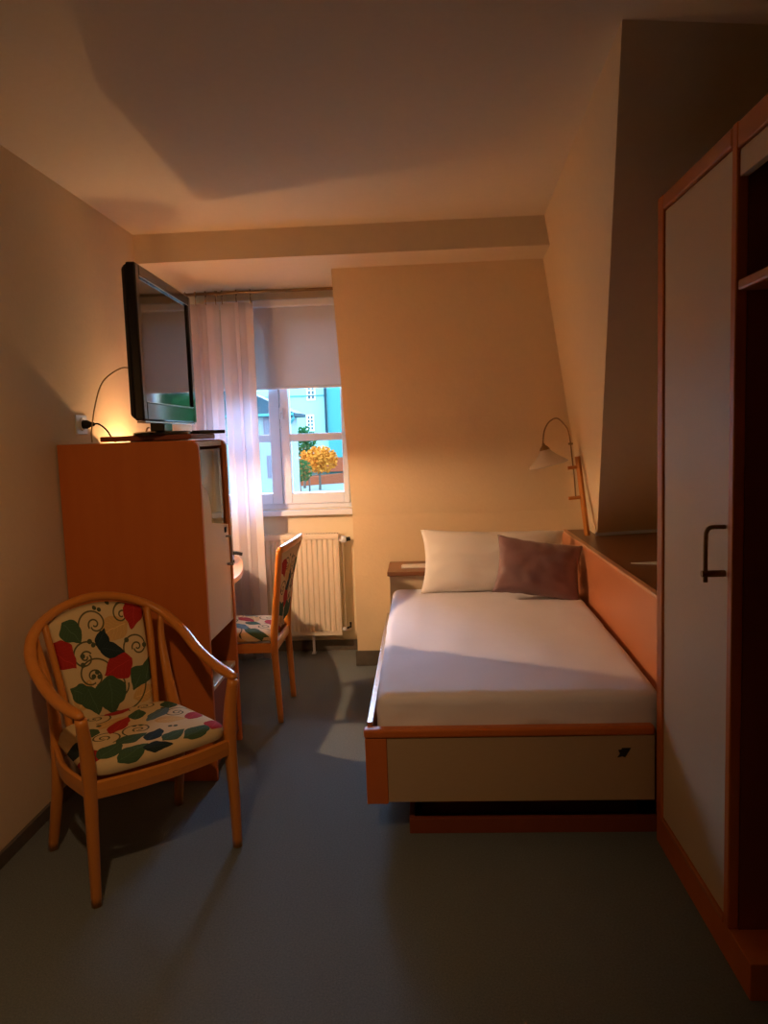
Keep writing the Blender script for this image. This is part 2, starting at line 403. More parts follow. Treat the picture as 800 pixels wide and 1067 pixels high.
# curtain rod and curtain
rod = thing('curtain_rod', 'thin dark metal curtain rod across the top of the window niche', 'curtain rod', (0, 4.78, 2.335))
bm = sweep(bmesh.new(), [(XL, 0, 0), (-.475, 0, 0)], .0095, ns=12)
obj('rod', bm, M['bronze'], rod, smooth=True)
for x in (-1.235, ):
    bm = bmesh.new(); sweep(bm, [(x, 0, -.02), (x, 0, .010), (x, 0, .014)], .008, ns=10)
    obj('bracket', bm, M['bronze'], rod, smooth=True)
def curtain(x0, x1, lab, folds, seed):
    cu = thing('curtain', lab, 'curtain', ((x0+x1)/2, 4.78, 0))
    bm = bmesh.new(); nx, nz = 110, 30; random.seed(seed); ph = random.random()*6
    W = x1-x0
    def pt(u, v, dy):
        z = 2.275 - v*2.245
        amp = .022*(.45+.55*min(1, v*3))
        a = folds*2*PI*u + ph + .8*math.sin(3.1*u*PI+ph) 
        return ((u-.5)*W - .018*v*(1-u)*0 + .01*math.sin(a*2)*(.4+v*.3), amp*math.sin(a) + .006*math.sin(v*5+u*9) + dy, z)
    for side, dy in ((0, 0), ):
        g = [[bm.verts.new(pt(i/nx, j/nz, dy)) for i in range(nx+1)] for j in range(nz+1)]
        for j in range(nz):
            for i in range(nx): bm.faces.new((g[j][i], g[j][i+1], g[j+1][i+1], g[j+1][i]))
    o = obj('curtain_cloth', bm, M['curtain'], cu, smooth=True)
    s = o.modifiers.new('solid', 'SOLIDIFY'); s.thickness = .0012
    n = 4 if W > .2 else 3
    for k in range(n):
        x = -W/2+.012 + (W-.024)*k/(n-1)
        bm = bmesh.new()
        circ = [(x, .0155*math.cos(t), 2.335+.0155*math.sin(t)) for t in [2*PI*i/16 for i in range(17)]]
        sweep(bm, circ, .0026, ns=6, up=(1, 0, 0), cap=False)
        sweep(bm, [(x, 0, 2.319), (x, -.004, 2.30), (x, 0, 2.268)], .003, ns=6)
        obj('curtain_ring', bm, M['bronze'], cu, smooth=True)
curtain(-1.44, -1.228, 'white curtain panel nearest the television, hanging by the left wall', 3.0, 3)
curtain(-1.212, -1.012, 'white curtain panel hanging over the middle of the window beside the blind', 2.6, 8)

# ------------------------------------------------------------------ radiator
ra = thing('radiator', 'cream panel radiator below the window sill', 'radiator', (-.96, 4.95, 0))
rx0, rx1 = -.42, .40
bm = bmesh.new(); prof = []; n = 23
pitch = (rx1-rx0-.03)/n
for i in range(n):
    a = rx0+.015+i*pitch
    prof += [(a, -.012), (a+pitch*.22, -.012), (a+pitch*.36, -.004), (a+pitch*.64, -.004), (a+pitch*.78, -.012)]
prof = [(rx0, -.008)] + prof + [(rx1-.015, -.012), (rx1, -.008)]
back = [(x, .004) for x, y in (prof[-1], prof[0])]
poly = prof+back
A_ = [bm.verts.new((x, y, .155)) for x, y in poly]; B_ = [bm.verts.new((x, y, .775)) for x, y in poly]
m_ = len(poly)
for i in range(m_): bm.faces.new((A_[i], A_[(i+1) % m_], B_[(i+1) % m_], B_[i]))
bm.faces.new(A_); bm.faces.new(B_[::-1])
box(bm, rx0, rx1, -.012, .004, .13, .16); box(bm, rx0, rx1, -.012, .004, .77, .795)
obj('front_panel', bm, M['radiator'], ra)
obj('back_panel', B(rx0, rx1, .05, .062, .13, .795), M['radiator'], ra, bevel=.003)
bm = bmesh.new()
for i in range(44):
    x = rx0+.008+i*(rx1-rx0-.016)/43
    box(bm, x-.0015, x+.0015, .004, .052, .797, .805)
box(bm, rx0, rx1, -.004, .004, .795, .806); box(bm, rx0, rx1, .052, .058, .795, .806)
obj('top_grille', bm, M['radiator'], ra)
obj('side_cover', B(rx1-.004, rx1, .004, .05, .14, .79), M['radiator'], ra)
bm = bmesh.new(); rt = Matrix.Rotation(PI/2, 3, 'Y')
lathe(bm, [(0, .0), (.014, .0), (.014, .012), (.022, .015), (.024, .03), (.022, .045), (.018, .05), (0, .05)], (rx1+.0, .01, .765), 18, rt)
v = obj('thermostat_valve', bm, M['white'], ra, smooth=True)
bm = bmesh.new(); sweep(bm, [(rx1+.05, .01, .765), (rx1+.075, .015, .768)], .013, ns=12)
obj('valve_cap', bm, M['rubber'], v)
bm = bmesh.new()
sweep(bm, [(rx1+.018, .03, .76), (rx1+.02, .03, .70), (rx1+.02, .03, .17), (rx1+.03, .04, .15), (rx1+.05, .085, .15)], .007, ns=8)
obj('pipe', bm, M['radiator'], ra, smooth=True)
bm = bmesh.new(); lathe(bm, [(0, 0), (.012, 0), (.014, .01), (.012, .03), (0, .03)], (rx1, .01, .165), 14, rt)
obj('return_valve', bm, M['white'], ra, smooth=True)
bm = bmesh.new(); sweep(bm, [(rx1+.022, .02, .165), (rx1+.055, .03, .175), (rx1+.055, .03, .205)], .008, ns=8)
obj('return_tap', bm, M['rubber'], ra)
for x in (-.2, .205):
    obj('foot', Bs((x-.008, x+.008, .018, .034, 0, .14), (x-.014, x+.014, .005, .05, 0, .006)), M['white'], ra, bevel=.002)

# ------------------------------------------------------------------ television cabinet
cab = thing('television_cabinet', 'tall orange cherry cabinet with a beige door, carrying the television', 'cabinet', (-1.2, 3.29, 0))
cx = -1.2; cyy = 3.29
def cb(*b): return B(b[0]-cx, b[1]-cx, b[2]-cyy, b[3]-cyy, b[4], b[5])
def side_panel(y0, y1, name):
    x0, x1, z1, r = -1.494-cx, -.906-cx, 1.445, .035
    poly = [(x0, .0), (x1, .0), (x1, z1-r)] + [(x1-r+r*math.cos(a), z1-r+r*math.sin(a)) for a in (PI/8, PI/4, 3*PI/8)] + [(x1-r, z1), (x0, z1)]
    return obj(name, prism(bmesh.new(), poly, 'y', y0-cyy, y1-cyy), M['cherry'], cab, bevel=.003)
side_panel(3.09, 3.114, 'side_panel'); side_panel(3.524, 3.550, 'side_panel')
obj('top_board', cb(-1.49, -.925, 3.1145, 3.5235, 1.418, 1.44), M['beige'], cab)
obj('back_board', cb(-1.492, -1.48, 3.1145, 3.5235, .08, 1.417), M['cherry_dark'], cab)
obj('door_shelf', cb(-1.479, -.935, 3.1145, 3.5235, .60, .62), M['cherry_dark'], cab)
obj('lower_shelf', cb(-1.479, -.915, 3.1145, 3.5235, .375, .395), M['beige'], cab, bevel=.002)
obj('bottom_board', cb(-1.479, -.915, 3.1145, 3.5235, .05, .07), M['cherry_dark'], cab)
# the door: beige leaf with a curved glass cut-out at its top
bm = bmesh.new(); dx0, dx1 = -.930-cx, -.912-cx
ya, yb, za, zb = 3.117-cyy, 3.521-cyy, .60, 1.41
hy0, hy1, hz1 = ya+.001, 3.509-cyy, 1.385
curve = [(hy0, 1.26)] + [(hy0 + .135*math.sin(t), 1.085+.175*math.cos(t)) for t in [PI/2*i/8 for i in range(1, 9)]][:-1] + [(3.245-cyy, 1.088), (hy1, 1.052)]
outline_low = [(ya, za), (yb, za), (yb, 1.05), (hy1, 1.052)] + curve[::-1][1:] + [(ya, 1.26)]
prism(bm, outline_low, 'x', dx0, dx1)
door = obj('door', bm, M['beige'], cab)
obj('door_stile', B(dx0, dx1, 3.510-cyy, 3.521-cyy, 1.052, 1.41), M['cherry'], door)
obj('door_pane', B(dx0+.006, dx0+.010, ya+.003, hy1+.01, 1.04, 1.405), M['smoked'], door)
obj('handle', sweep(bmesh.new(), catmull([(dx1, .178, 1.00), (dx1+.018, .178, 1.0), (dx1+.022, .178, .99), (dx1+.022, .178, .88), (dx1+.018, .178, .87), (dx1, .178, .87)], 4), .005, ns=8), M['chrome'], door, smooth=True)
bm = bmesh.new(); sweep(bm, [(dx1, .178, .87), (dx1+.030, .178, .87)], .006, ns=10); obj('handle_mount', bm, M['chrome'], door, smooth=True)
obj('door_lock', B(dx1, dx1+.006, .153, .178, 1.02, 1.045), M['rubber'], door, bevel=.002)
ld = obj('lower_door', B(-.934-cx, -.918-cx, ya, yb, .07, .372), M['cherry_dark'], cab)
k = bmesh.new(); sweep(k, [(-.918-cx, .17, .33), (-.89-cx, .17, .33)], .004, ns=8); box(k, -.895-cx, -.892-cx, .16, .18, .335, .352)
obj('key', k, M['chrome'], ld)
# inside the glass compartment
g = obj('bottle_rack', cb(-1.35, -1.05, 3.20, 3.32, .622, 1.00), M['white'], cab)
bpy.data.objects.remove(g)

sb = thing('swivel_board', 'thin dark cherry swivel board under the television on top of the cabinet', 'board', (-1.13, 3.28, 1.4455))
obj('board', B(-.19, .19, -.17, .20, .004, .026), M['cherry_dark'], sb, bevel=.005)
bm = bmesh.new(); lathe(bm, [(0, 0), (.12, 0), (.12, .005), (0, .005)], (0, 0, 0), 28)
obj('turntable', bm, M['chrome'], sb)

# ------------------------------------------------------------------ television
tvang = PI/2 + .035
tv = thing('television', 'black flat screen television turned towards the bed on top of the cabinet', 'television', (-1.128, 3.275, 1.472), tvang)
# local: X runs along the screen (near -> far), -Y faces the room (+x world)
TW0, TW1 = -.385, .395
def tvb(*b): return B(*b)
obj('bezel', ring(bmesh.new(), TW0, TW1, .055, .645, .045, .045, .072, .045, -.066, -.030), M['gloss'], tv, bevel=.006)
obj('screen', B(TW0+.04, TW1-.04, -.056, -.034, .12, .605), M['screen'], tv)
for z_ in (.6, .125): obj('screen_glint_trim', B(TW0+.043, TW1-.043, -.0665, -.055, z_, z_+.0025), M['silver'], tv)  # upper strip stands in for a reflected light line along the screen
bm = bmesh.new()
hexa(bm, [(TW0+.0, -.0298, .058), (TW1-.0, -.0298, .058), (TW1-.03, -.008, .075), (TW0+.015, -.008, .075),
          (TW0+.0, -.0298, .642), (TW1-.0, -.0298, .642), (TW1-.03, -.008, .625), (TW0+.015, -.008, .625)])
obj('housing', bm, M['blackp'], tv, bevel=.008)
obj('neck', B(-.07, .055, -.045, .015, .014, .075), M['gloss'], tv, bevel=.005)
bm = bmesh.new(); lathe(bm, [(0, 0), (.99, 0), (1, .2), (.99, .7), (.9, 1), (0, 1)], (0, 0, 0), 40)
for v_ in bm.verts: v_.co = Vector((v_.co.x*.205, v_.co.y*.115-.02, v_.co.z*.015))
obj('stand_base', bm, M['gloss'], tv, smooth=False)
obj('speaker_grille', B(TW0+.02, TW1-.02, -.0635, -.03, .046, .054), M['silver'], tv, bevel=.002)
rc = tag(obj('remote_control', Bs((-.022, .022, -.085, .085, 0, .016)), M['blackp'], bevel=.004, loc=(-.96, 3.45, 1.472)), 'slim black remote control beside the television stand', 'remote control')
rc.rotation_euler = (0, 0, -.5)
ca = tag(obj('aerial_cable', sweep(bmesh.new(), catmull([(-1.112, 2.98, 1.73), (-1.17, 3.0, 1.735), (-1.27, 3.06, 1.69), (-1.325, 3.10, 1.60), (-1.36, 3.13, 1.50), (-1.37, 3.15, 1.452)], 6), .003, ns=6), M['cable'], smooth=True), 'thin pale cable curving from the television back down to the cabinet top', 'cable')

so_ = thing('wall_socket', 'cream wall socket above the left end of the cabinet', 'socket', (XL, 3.34, 1.53))
obj('cover_plate', B(0, .008, -.055, .055, -.043, .043), M['socket'], so_, bevel=.003)
bm = bmesh.new(); lathe(bm, [(.0, .002), (.021, .002), (.023, .012), (.027, .014), (.029, .008)], (.0, -.0, 0), 24, Matrix.Rotation(PI/2, 3, 'Y'))
obj('socket_insert', bm, M['socket'], so_)
pl = thing('power_plug', 'black plug with its power lead in the wall socket', 'plug', (XL+.0145, 3.335, 1.53))
bm = bmesh.new(); lathe(bm, [(0, 0), (.018, 0), (.019, .02), (.012, .034), (.008, .05), (0, .05)], (0, 0, 0), 16, Matrix.Rotation(PI/2, 3, 'Y'))
obj('plug_body', bm, M['rubber'], pl, smooth=True)
obj('power_lead', sweep(bmesh.new(), catmull([(.045, 0, 0), (.07, 0, .0), (.11, -.02, -.025), (.14, -.04, -.06), (.155, -.05, -.078), (.168, -.06, -.079)], 6), .0038, ns=8), M['rubber'], pl, smooth=True)

# ------------------------------------------------------------------ desk, desk lamp and the thing on it
dk = thing('desk', 'pinkish round-ended desk top along the left wall behind the cabinet', 'desk', (-1.25, 4.05, 0))
outl = catmull([(-.985, 3.57, 0), (-.972, 3.7, 0), (-.970, 3.95, 0), (-1.03, 4.256, 0), (-1.10, 4.48, 0), (-1.20, 4.62, 0), (-1.33, 4.69, 0), (-1.49, 4.70, 0)], 5)
poly = [(-1.49, 3.57)] + [(p.x, p.y) for p in outl]
poly = [(x+1.25, y-4.05) for x, y in poly]
obj('desk_top', prism(bmesh.new(), poly, 'z', .712, .740), noisy('pale_pink_desk', (.52, .30, .20), (.56, .33, .22), rough=.3), dk, bevel=.004)
for yy in (3.60, 4.45):
    obj('side_support', B(-.235, .02, yy-4.05, yy-4.05+.025, 0, .711), M['cherry'], dk, bevel=.003)
ph = thing('telephone', 'small black handset at the far end of the desk by the curtain', 'telephone', (-1.14, 4.3, .740), .25)
bm = bmesh.new(); hexa(bm, [(-.05, -.06, 0), (.05, -.06, 0), (.05, .06, 0), (-.05, .06, 0), (-.05, -.06, .02), (.05, -.06, .02), (.05, .06, .035), (-.05, .06, .035)])
obj('base', bm, M['blackp'], ph, bevel=.004)
obj('handset', sweep(bmesh.new(), catmull([(-.085, 0, .042), (-.05, 0, .050), (.05, 0, .052), (.095, .0, .042)], 5), [.012]*15+[.016], .010, ns=10), M['blackp'], ph, smooth=True)

def bell(bm, c, R, Hh, rot=None, flute=36):
    """fluted glass bell, wall as two skins"""
    prof = [(.16, 1.0), (.20, .93), (.33, .72), (.50, .50), (.72, .28), (.92, .10), (1.0, 0)]
    inner = [(r-.025, z-.02) for r, z in prof][::-1]
    full = prof + inner; ns = 72; rings = []
    for r, z in full:
        ringv = []
        for k in range(ns):
            a = 2*PI*k/ns; rr = r*R*(1+.018*math.cos(flute*a)*(r > .3)); v = Vector((rr*math.cos(a), rr*math.sin(a), z*Hh))
            if rot: v = rot @ v
            ringv.append(bm.verts.new(v+Vector(c)))
        rings.append(ringv)
    for a, b in zip(rings, rings[1:]+rings[:1]):
        for k in range(ns): bm.faces.new((a[k], a[(k+1) % ns], b[(k+1) % ns], b[k]))
    return bm

def bulb_mesh(bm, c, r):
    lathe(bm, [(.001, -r), (r*.5, -r*.87), (r*.87, -r*.5), (r, 0), (r*.87, r*.5), (r*.55, r*1.0), (r*.4, r*1.6), (.001, r*1.6)], c, 18)
    return bm

lx, ly, lz = -1.36, 3.76, 1.33     # rim centre of the lit lamp
dl = thing('desk_lamp', 'lit lamp with frosted bell shade standing on the desk behind the cabinet', 'lamp', (lx, ly+.09, .740))
bm = bmesh.new(); lathe(bm, [(0, 0), (.075, 0), (.075, .012), (.02, .022), (.009, .04), (0, .04)], (0, 0, 0), 28); obj('base', bm, M['bronze'], dl, smooth=False)
st = [(-.02+0*i, 0, .03) for i in (0,)]
obj('stem', sweep(bmesh.new(), catmull([(0, 0, .03), (0, .01, .40), (0, .055, .60), (0, .05, .70), (0, 0, .762), (0, -.06, .772), (0, -.09, .745), (0, -.09, .715)], 6), .005, ns=8), M['bronze'], dl, smooth=True)
obj('shade', bell(bmesh.new(), (0, -.09, lz-.74), .125, .115), M['shade'], dl, smooth=True)
obj('bulb', bulb_mesh(bmesh.new(), (0, -.09, lz-.74+.003), .009), emitter('lit_bulb', BULB_COLOUR, BULB_STRENGTH), dl, smooth=True)
bm = bmesh.new(); lathe(bm, [(0, .122), (.024, .112), (.018, .128), (.008, .15), (0, .15)], (0, -.09, lz-.74), 20); obj('shade_cap', bm, M['bronze'], dl)

# reading lamp on the cheek wall above the bed
wl = thing('reading_lamp', 'unlit white glass reading lamp on a wooden bar above the bed', 'lamp', (.93, 4.42, .83))
bb = Vector((.915, 4.33, .835)); bt = Vector((.864, 4.33, 1.282))
def L0(p): return Vector(p) - Vector((.93, 4.42, .83))
bm = bmesh.new(); sweep(bm, [L0(bb), L0(bt)], .017, .020, ns=4, up=(0, 1, 0), power=.6)
obj('wooden_bar', bm, M['beech'], wl, bevel=.003)
r1, r0 = Vector((.820, 4.33, 1.40)), Vector((.853, 4.33, 1.045))
arc = catmull([r0, (.846, 4.33, 1.15), (.834, 4.33, 1.28), r1, (.800, 4.33, 1.452), (.755, 4.33, 1.496), (.710, 4.33, 1.478), (.683, 4.33, 1.43), (.675, 4.33, 1.37), (.677, 4.33, 1.350)], 6)
obj('arm', sweep(bmesh.new(), [L0(p) for p in arc], .0042, ns=8, up=(0, 1, 0)), M['bronze'], wl, smooth=True)
for z_, xe in ((1.222, .822), (1.052, .825)):
    xb = bt.x + (bb.x-bt.x)*(bt.z-z_)/(bt.z-bb.z)
    bm = bmesh.new(); sweep(bm, [L0((xe-.012, 4.33, z_-.004)), L0((xb, 4.33, z_+.002))], .010, ns=12)
    obj('dowel', bm, M['beech'], wl, smooth=False)
sc_ = Vector((.703, 4.33, 1.240))
tilt = Matrix.Rotation(math.radians(-13), 3, 'Y')
obj('shade', bell(bmesh.new(), L0(sc_), .110, .098, tilt), M['shade'], wl, smooth=True)
bm = bmesh.new(); lathe(bm, [(.0, .090), (.030, .086), (.024, .098), (.010, .112), (.006, .125), (0, .125)], L0(sc_), 20, tilt); obj('shade_cap', bm, M['bronze'], wl)
bm = bmesh.new(); bulb_mesh(bm, L0(sc_+Vector((0, 0, .045))), .022); obj('bulb', bm, M['white'], wl, smooth=True)
bm = bmesh.new(); box(bm, -.012, .012, -.01, .01, -.006, .006)
for v_ in bm.verts: v_.co += L0((.826, 4.33, 1.353))
obj('switch', bm, M['bronze'], wl, bevel=.002)

# ------------------------------------------------------------------ bed
bed = thing('bed_frame', 'low bed frame with orange corner post and beige footboard', 'bed', (.3, 3.4, 0))
def bd(*b): return B(b[0]-.3, b[1]-.3, b[2]-3.4, b[3]-3.4, b[4], b[5])
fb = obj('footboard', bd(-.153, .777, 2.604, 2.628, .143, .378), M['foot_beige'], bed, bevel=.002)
obj('corner_post', bd(-.230, -.1535, 2.602, 2.630, .137, .378), M['cherry'], bed, bevel=.003)
obj('foot_rail', bd(-.234, .777, 2.596, 2.640, .3785, .412), M['cherry'], bed, bevel=.010, seg=3)
obj('side_rail', bd(-.222, -.204, 2.641, 4.305, .16, .414), M['cherry_edge'], bed, bevel=.004)
obj('rail_edge', bd(-.224, -.202, 2.641, 4.305, .4145, .424), M['silver'], bed, bevel=.002)
obj('plinth', Bs((-.083-.3, .80-.3, 2.65-3.4, 2.67-3.4, 0, .057), (-.083-.3, -.063-.3, 2.671-3.4, 4.2-3.4, 0, .057), (-.04-.3, .77-.3, 2.80-3.4, 4.2-3.4, 0, .20)), M['cherry_dark'], bed, bevel=.002)  # darker cherry puts the shade under the footboard into the colour
obj('slat_base', bd(-.197, .79, 2.645, 4.30, .20, .30), M['cherry_dark'], bed)
# dark worn mark on the footboard
bm = bmesh.new(); prism(bm, [(.648-.3, .299), (.665-.3, .303), (.675-.3, .299), (.684-.3, .315), (.695-.3, .333), (.664-.3, .333), (.662-.3, .327), (.651-.3, .326), (.657-.3, .312)], 'y', 2.6025-3.4, 2.604-3.4)
obj('dark_mark', bm, M['rubber'], fb)

def soft_box(bm, x0, x1, y0, y1, z0, z1, r, n=26, wr=.004, seed=0):
    """rounded block with a lightly wrinkled skin"""
    tmp = bmesh.new(); box(tmp, x0, x1, y0, y1, z0, z1)
    bmesh.ops.bevel(tmp, geom=tmp.edges[:], offset=r, segments=5, profile=.55, affect='EDGES')
    bmesh.ops.subdivide_edges(tmp, edges=[e for e in tmp.edges if e.calc_length() > .08], cuts=n, use_grid_fill=True)
    tmp.normal_update()
    for v in tmp.verts:
        p = v.co; q = Vector((p.x*9+seed, p.y*5, p.z*11))
        fr = max(0, min(1, (3.75-3.4-p.y)/1.1))**1.25; p = p - Vector((0, 0, .046*fr*max(0, (p.z-z0)/(z1-z0))))
        v.co = p + v.normal*(wr*noise.noise(q) + wr*.6*noise.noise(q*2.3))
    me = bpy.data.meshes.new('t'); tmp.to_mesh(me); tmp.free(); bm.from_mesh(me); bpy.data.meshes.remove(me); return bm
mt = tag(obj('mattress', soft_box(bmesh.new(), -.190-.3, .815-.3, 2.646-3.4, 4.30-3.4, .302, .565, .045, wr=.005), M['sheet'], smooth=True, loc=(.3, 3.4, 0)),
    'mattress in a smooth white fitted sheet on the bed frame', 'mattress')

# headboard box behind the pillows
hb = thing('headboard_box', 'low beige storage box with brown top against the wall at the bed head', 'headboard', (.3, 4.5, 0))
obj('box_body', B(-.505, .525, -.165, .165, .06, .632), M['beige'], hb, bevel=.002)
obj('box_top', B(-.518, .527, -.19, .168, .633, .658), M['ledge'], hb, bevel=.004)
tag(obj('folded_card', Bs((-.085, .085, -.05, .05, 0, .004), (-.08, .08, -.045, .05, .0042, .008)), M['paper'], loc=(-.055, 4.47, .6585)), 'white folded card lying on the headboard box left of the pillow', 'card').rotation_euler = (0, 0, .03)

# side ledge along the bed
sl = thing('side_ledge', 'long wooden ledge box along the right side of the bed', 'ledge', (1.2, 3.6, 0))
obj('front_board', B(.832-1.2, .856-1.2, 2.69-3.6, 4.652-3.6, .22, .818), noisy('coral_veneer', (.56, .20, .09), (.60, .23, .10), scale=(4, .6, 4), nscale=3, rough=.3), sl, bevel=.002)
obj('front_edge', B(.829-1.2, .859-1.2, 2.69-3.6, 4.652-3.6, .8185, .832), noisy('light_edging', (.62, .33, .19), (.66, .36, .21), rough=.35), sl, bevel=.004)
obj('ledge_top', B(.86-1.2, 1.60-1.2, 2.69-3.6, 4.652-3.6, .805, .828), M['ledge'], sl)
obj('ledge_body', B(.86-1.2, 1.60-1.2, 2.70-3.6, 4.64-3.6, .0, .804), M['cherry_dark'], sl)
bk = tag(obj('booklet', prism(bmesh.new(), [(-.13, .03), (.14, -.09), (.14, .06)], 'z', 0, .004), M['paper'], loc=(1.05, 3.42, .8285)), 'white sheet of paper lying on the brown ledge beside the wardrobe', 'paper')

# pillows
def pillow(name, W, Hh, T, mat, seed, pinch=.10):
    bm = bmesh.new(); n = 36; rows = {}
    for s in (1, -1):
        for i in range(n+1):
            for j in range(n+1):
                u, v = -1+2*i/n, -1+2*j/n
                edge = i in (0, n) or j in (0, n)
                if s == -1 and edge: rows[(s, i, j)] = rows[(1, i, j)]; continue
                x = u*W/2*(1-pinch*(1-v*v)**1.0*abs(u)**3); z = v*Hh/2*(1-pinch*(1-u*u)*abs(v)**3)
                t = T/2*((1-abs(u)**2.6)*(1-abs(v)**2.6))**.55
                q = Vector((u*2.3+seed, v*2.3, s*1.3))
                t *= 1 + .10*noise.noise(q)
                yy = -s*t + .006*noise.noise(q*1.6)*(1 if not edge else .6)
                corner = (abs(u)*abs(v))**4
                rows[(s, i, j)] = bm.verts.new((x, yy, z + .006*noise.noise(Vector((u*4+seed, v*3, 0)))))
    for s in (1, -1):
        for i in range(n):
            for j in range(n):
                f = [rows[(s, i, j)], rows[(s, i+1, j)], rows[(s, i+1, j+1)], rows[(s, i, j+1)]]
                bm.faces.new(f if s == 1 else f[::-1])
    return bm
p1 = tag(obj('pillow', pillow('pillow', .80, .365, .15, M['pillow'], 2, .07), M['pillow'], smooth=True, loc=(.375, 4.225, .722)), 'plump white pillow leaning against the headboard box', 'pillow')
p1.rotation_euler = (math.radians(-24), math.radians(1.5), 0)
p2 = tag(obj('cushion', pillow('cushion', .455, .325, .13, M['brown'], 7, .10), M['brown'], smooth=True, loc=(.590, 4.00, .715)), 'shiny brown cushion leaning on the white pillow', 'cushion')
p2.rotation_euler = (math.radians(-30), math.radians(8.5), math.radians(-3))

# ------------------------------------------------------------------ wardrobe
wd = thing('wardrobe', 'tall wardrobe with a beige door framed in cherry wood beside the bed foot', 'wardrobe', (1.08, 2.3, 0))
def wb(*b): return B(b[0]-1.08, b[1]-1.08, b[2]-2.3, b[3]-2.3, b[4], b[5])
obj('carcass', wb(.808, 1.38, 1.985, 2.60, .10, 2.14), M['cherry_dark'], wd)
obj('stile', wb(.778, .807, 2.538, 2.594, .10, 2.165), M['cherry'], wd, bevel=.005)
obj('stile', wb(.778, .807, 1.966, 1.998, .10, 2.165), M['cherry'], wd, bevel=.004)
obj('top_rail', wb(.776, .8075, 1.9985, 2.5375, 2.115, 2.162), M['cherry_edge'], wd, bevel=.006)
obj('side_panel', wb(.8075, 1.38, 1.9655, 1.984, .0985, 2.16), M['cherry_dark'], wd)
dr = obj('door', wb(.785, .807, 2.0, 2.536, .115, 2.112), M['beige'], wd, bevel=.002)
hd = []
hx = .735-1.08; hy = 2.03-2.3
obj('handle', sweep(bmesh.new(), catmull([(.786-1.08, hy, 1.175), (.75-1.08, hy, 1.175), (.738-1.08, hy, 1.165), (hx, hy, 1.14), (hx, hy, 1.03)], 5), .006, ns=10, up=(0, 1, 0)), M['bronze'], dr, smooth=True)
obj('handle_post', sweep(bmesh.new(), [(.786-1.08, hy, 1.052), (.725-1.08, hy, 1.052)], .009, ns=12), M['bronze'], dr, smooth=False)
obj('plinth', wb(.782, 1.355, 1.83, 2.60, 0, .098), M['cherry'], wd, bevel=.002)
obj('kick_edge', wb(.776, .7835, 1.9985, 2.5375, .0985, .112), M['cherry_edge'], wd)

cn = thing('coat_niche', 'open wardrobe section with shelf and top box at the right edge of the photo', 'shelf unit', (1.08, 1.5, 0))
def nb(*b): return B(b[0]-1.08, b[1]-1.08, b[2]-1.5, b[3]-1.5, b[4], b[5])
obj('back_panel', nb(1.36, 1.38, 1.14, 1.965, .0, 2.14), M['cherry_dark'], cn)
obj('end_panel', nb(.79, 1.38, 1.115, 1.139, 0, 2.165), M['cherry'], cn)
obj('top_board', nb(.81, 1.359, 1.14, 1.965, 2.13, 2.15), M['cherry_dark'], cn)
obj('top_rail', nb(.778, .8095, 1.14, 1.9655, 2.10, 2.162), M['cherry_edge'], cn, bevel=.004)
obj('fascia', nb(.785, .806, 1.14, 1.965, 2.035, 2.098), M['beige'], cn, bevel=.002)
obj('shelf', nb(.782, 1.359, 1.14, 1.965, 1.765, 1.792), M['cherry_edge'], cn, bevel=.006)
obj('hanging_rail', sweep(bmesh.new(), [(0, -.36, 1.68), (0, .435, 1.68)], .012, ns=12), M['chrome'], cn, smooth=True)

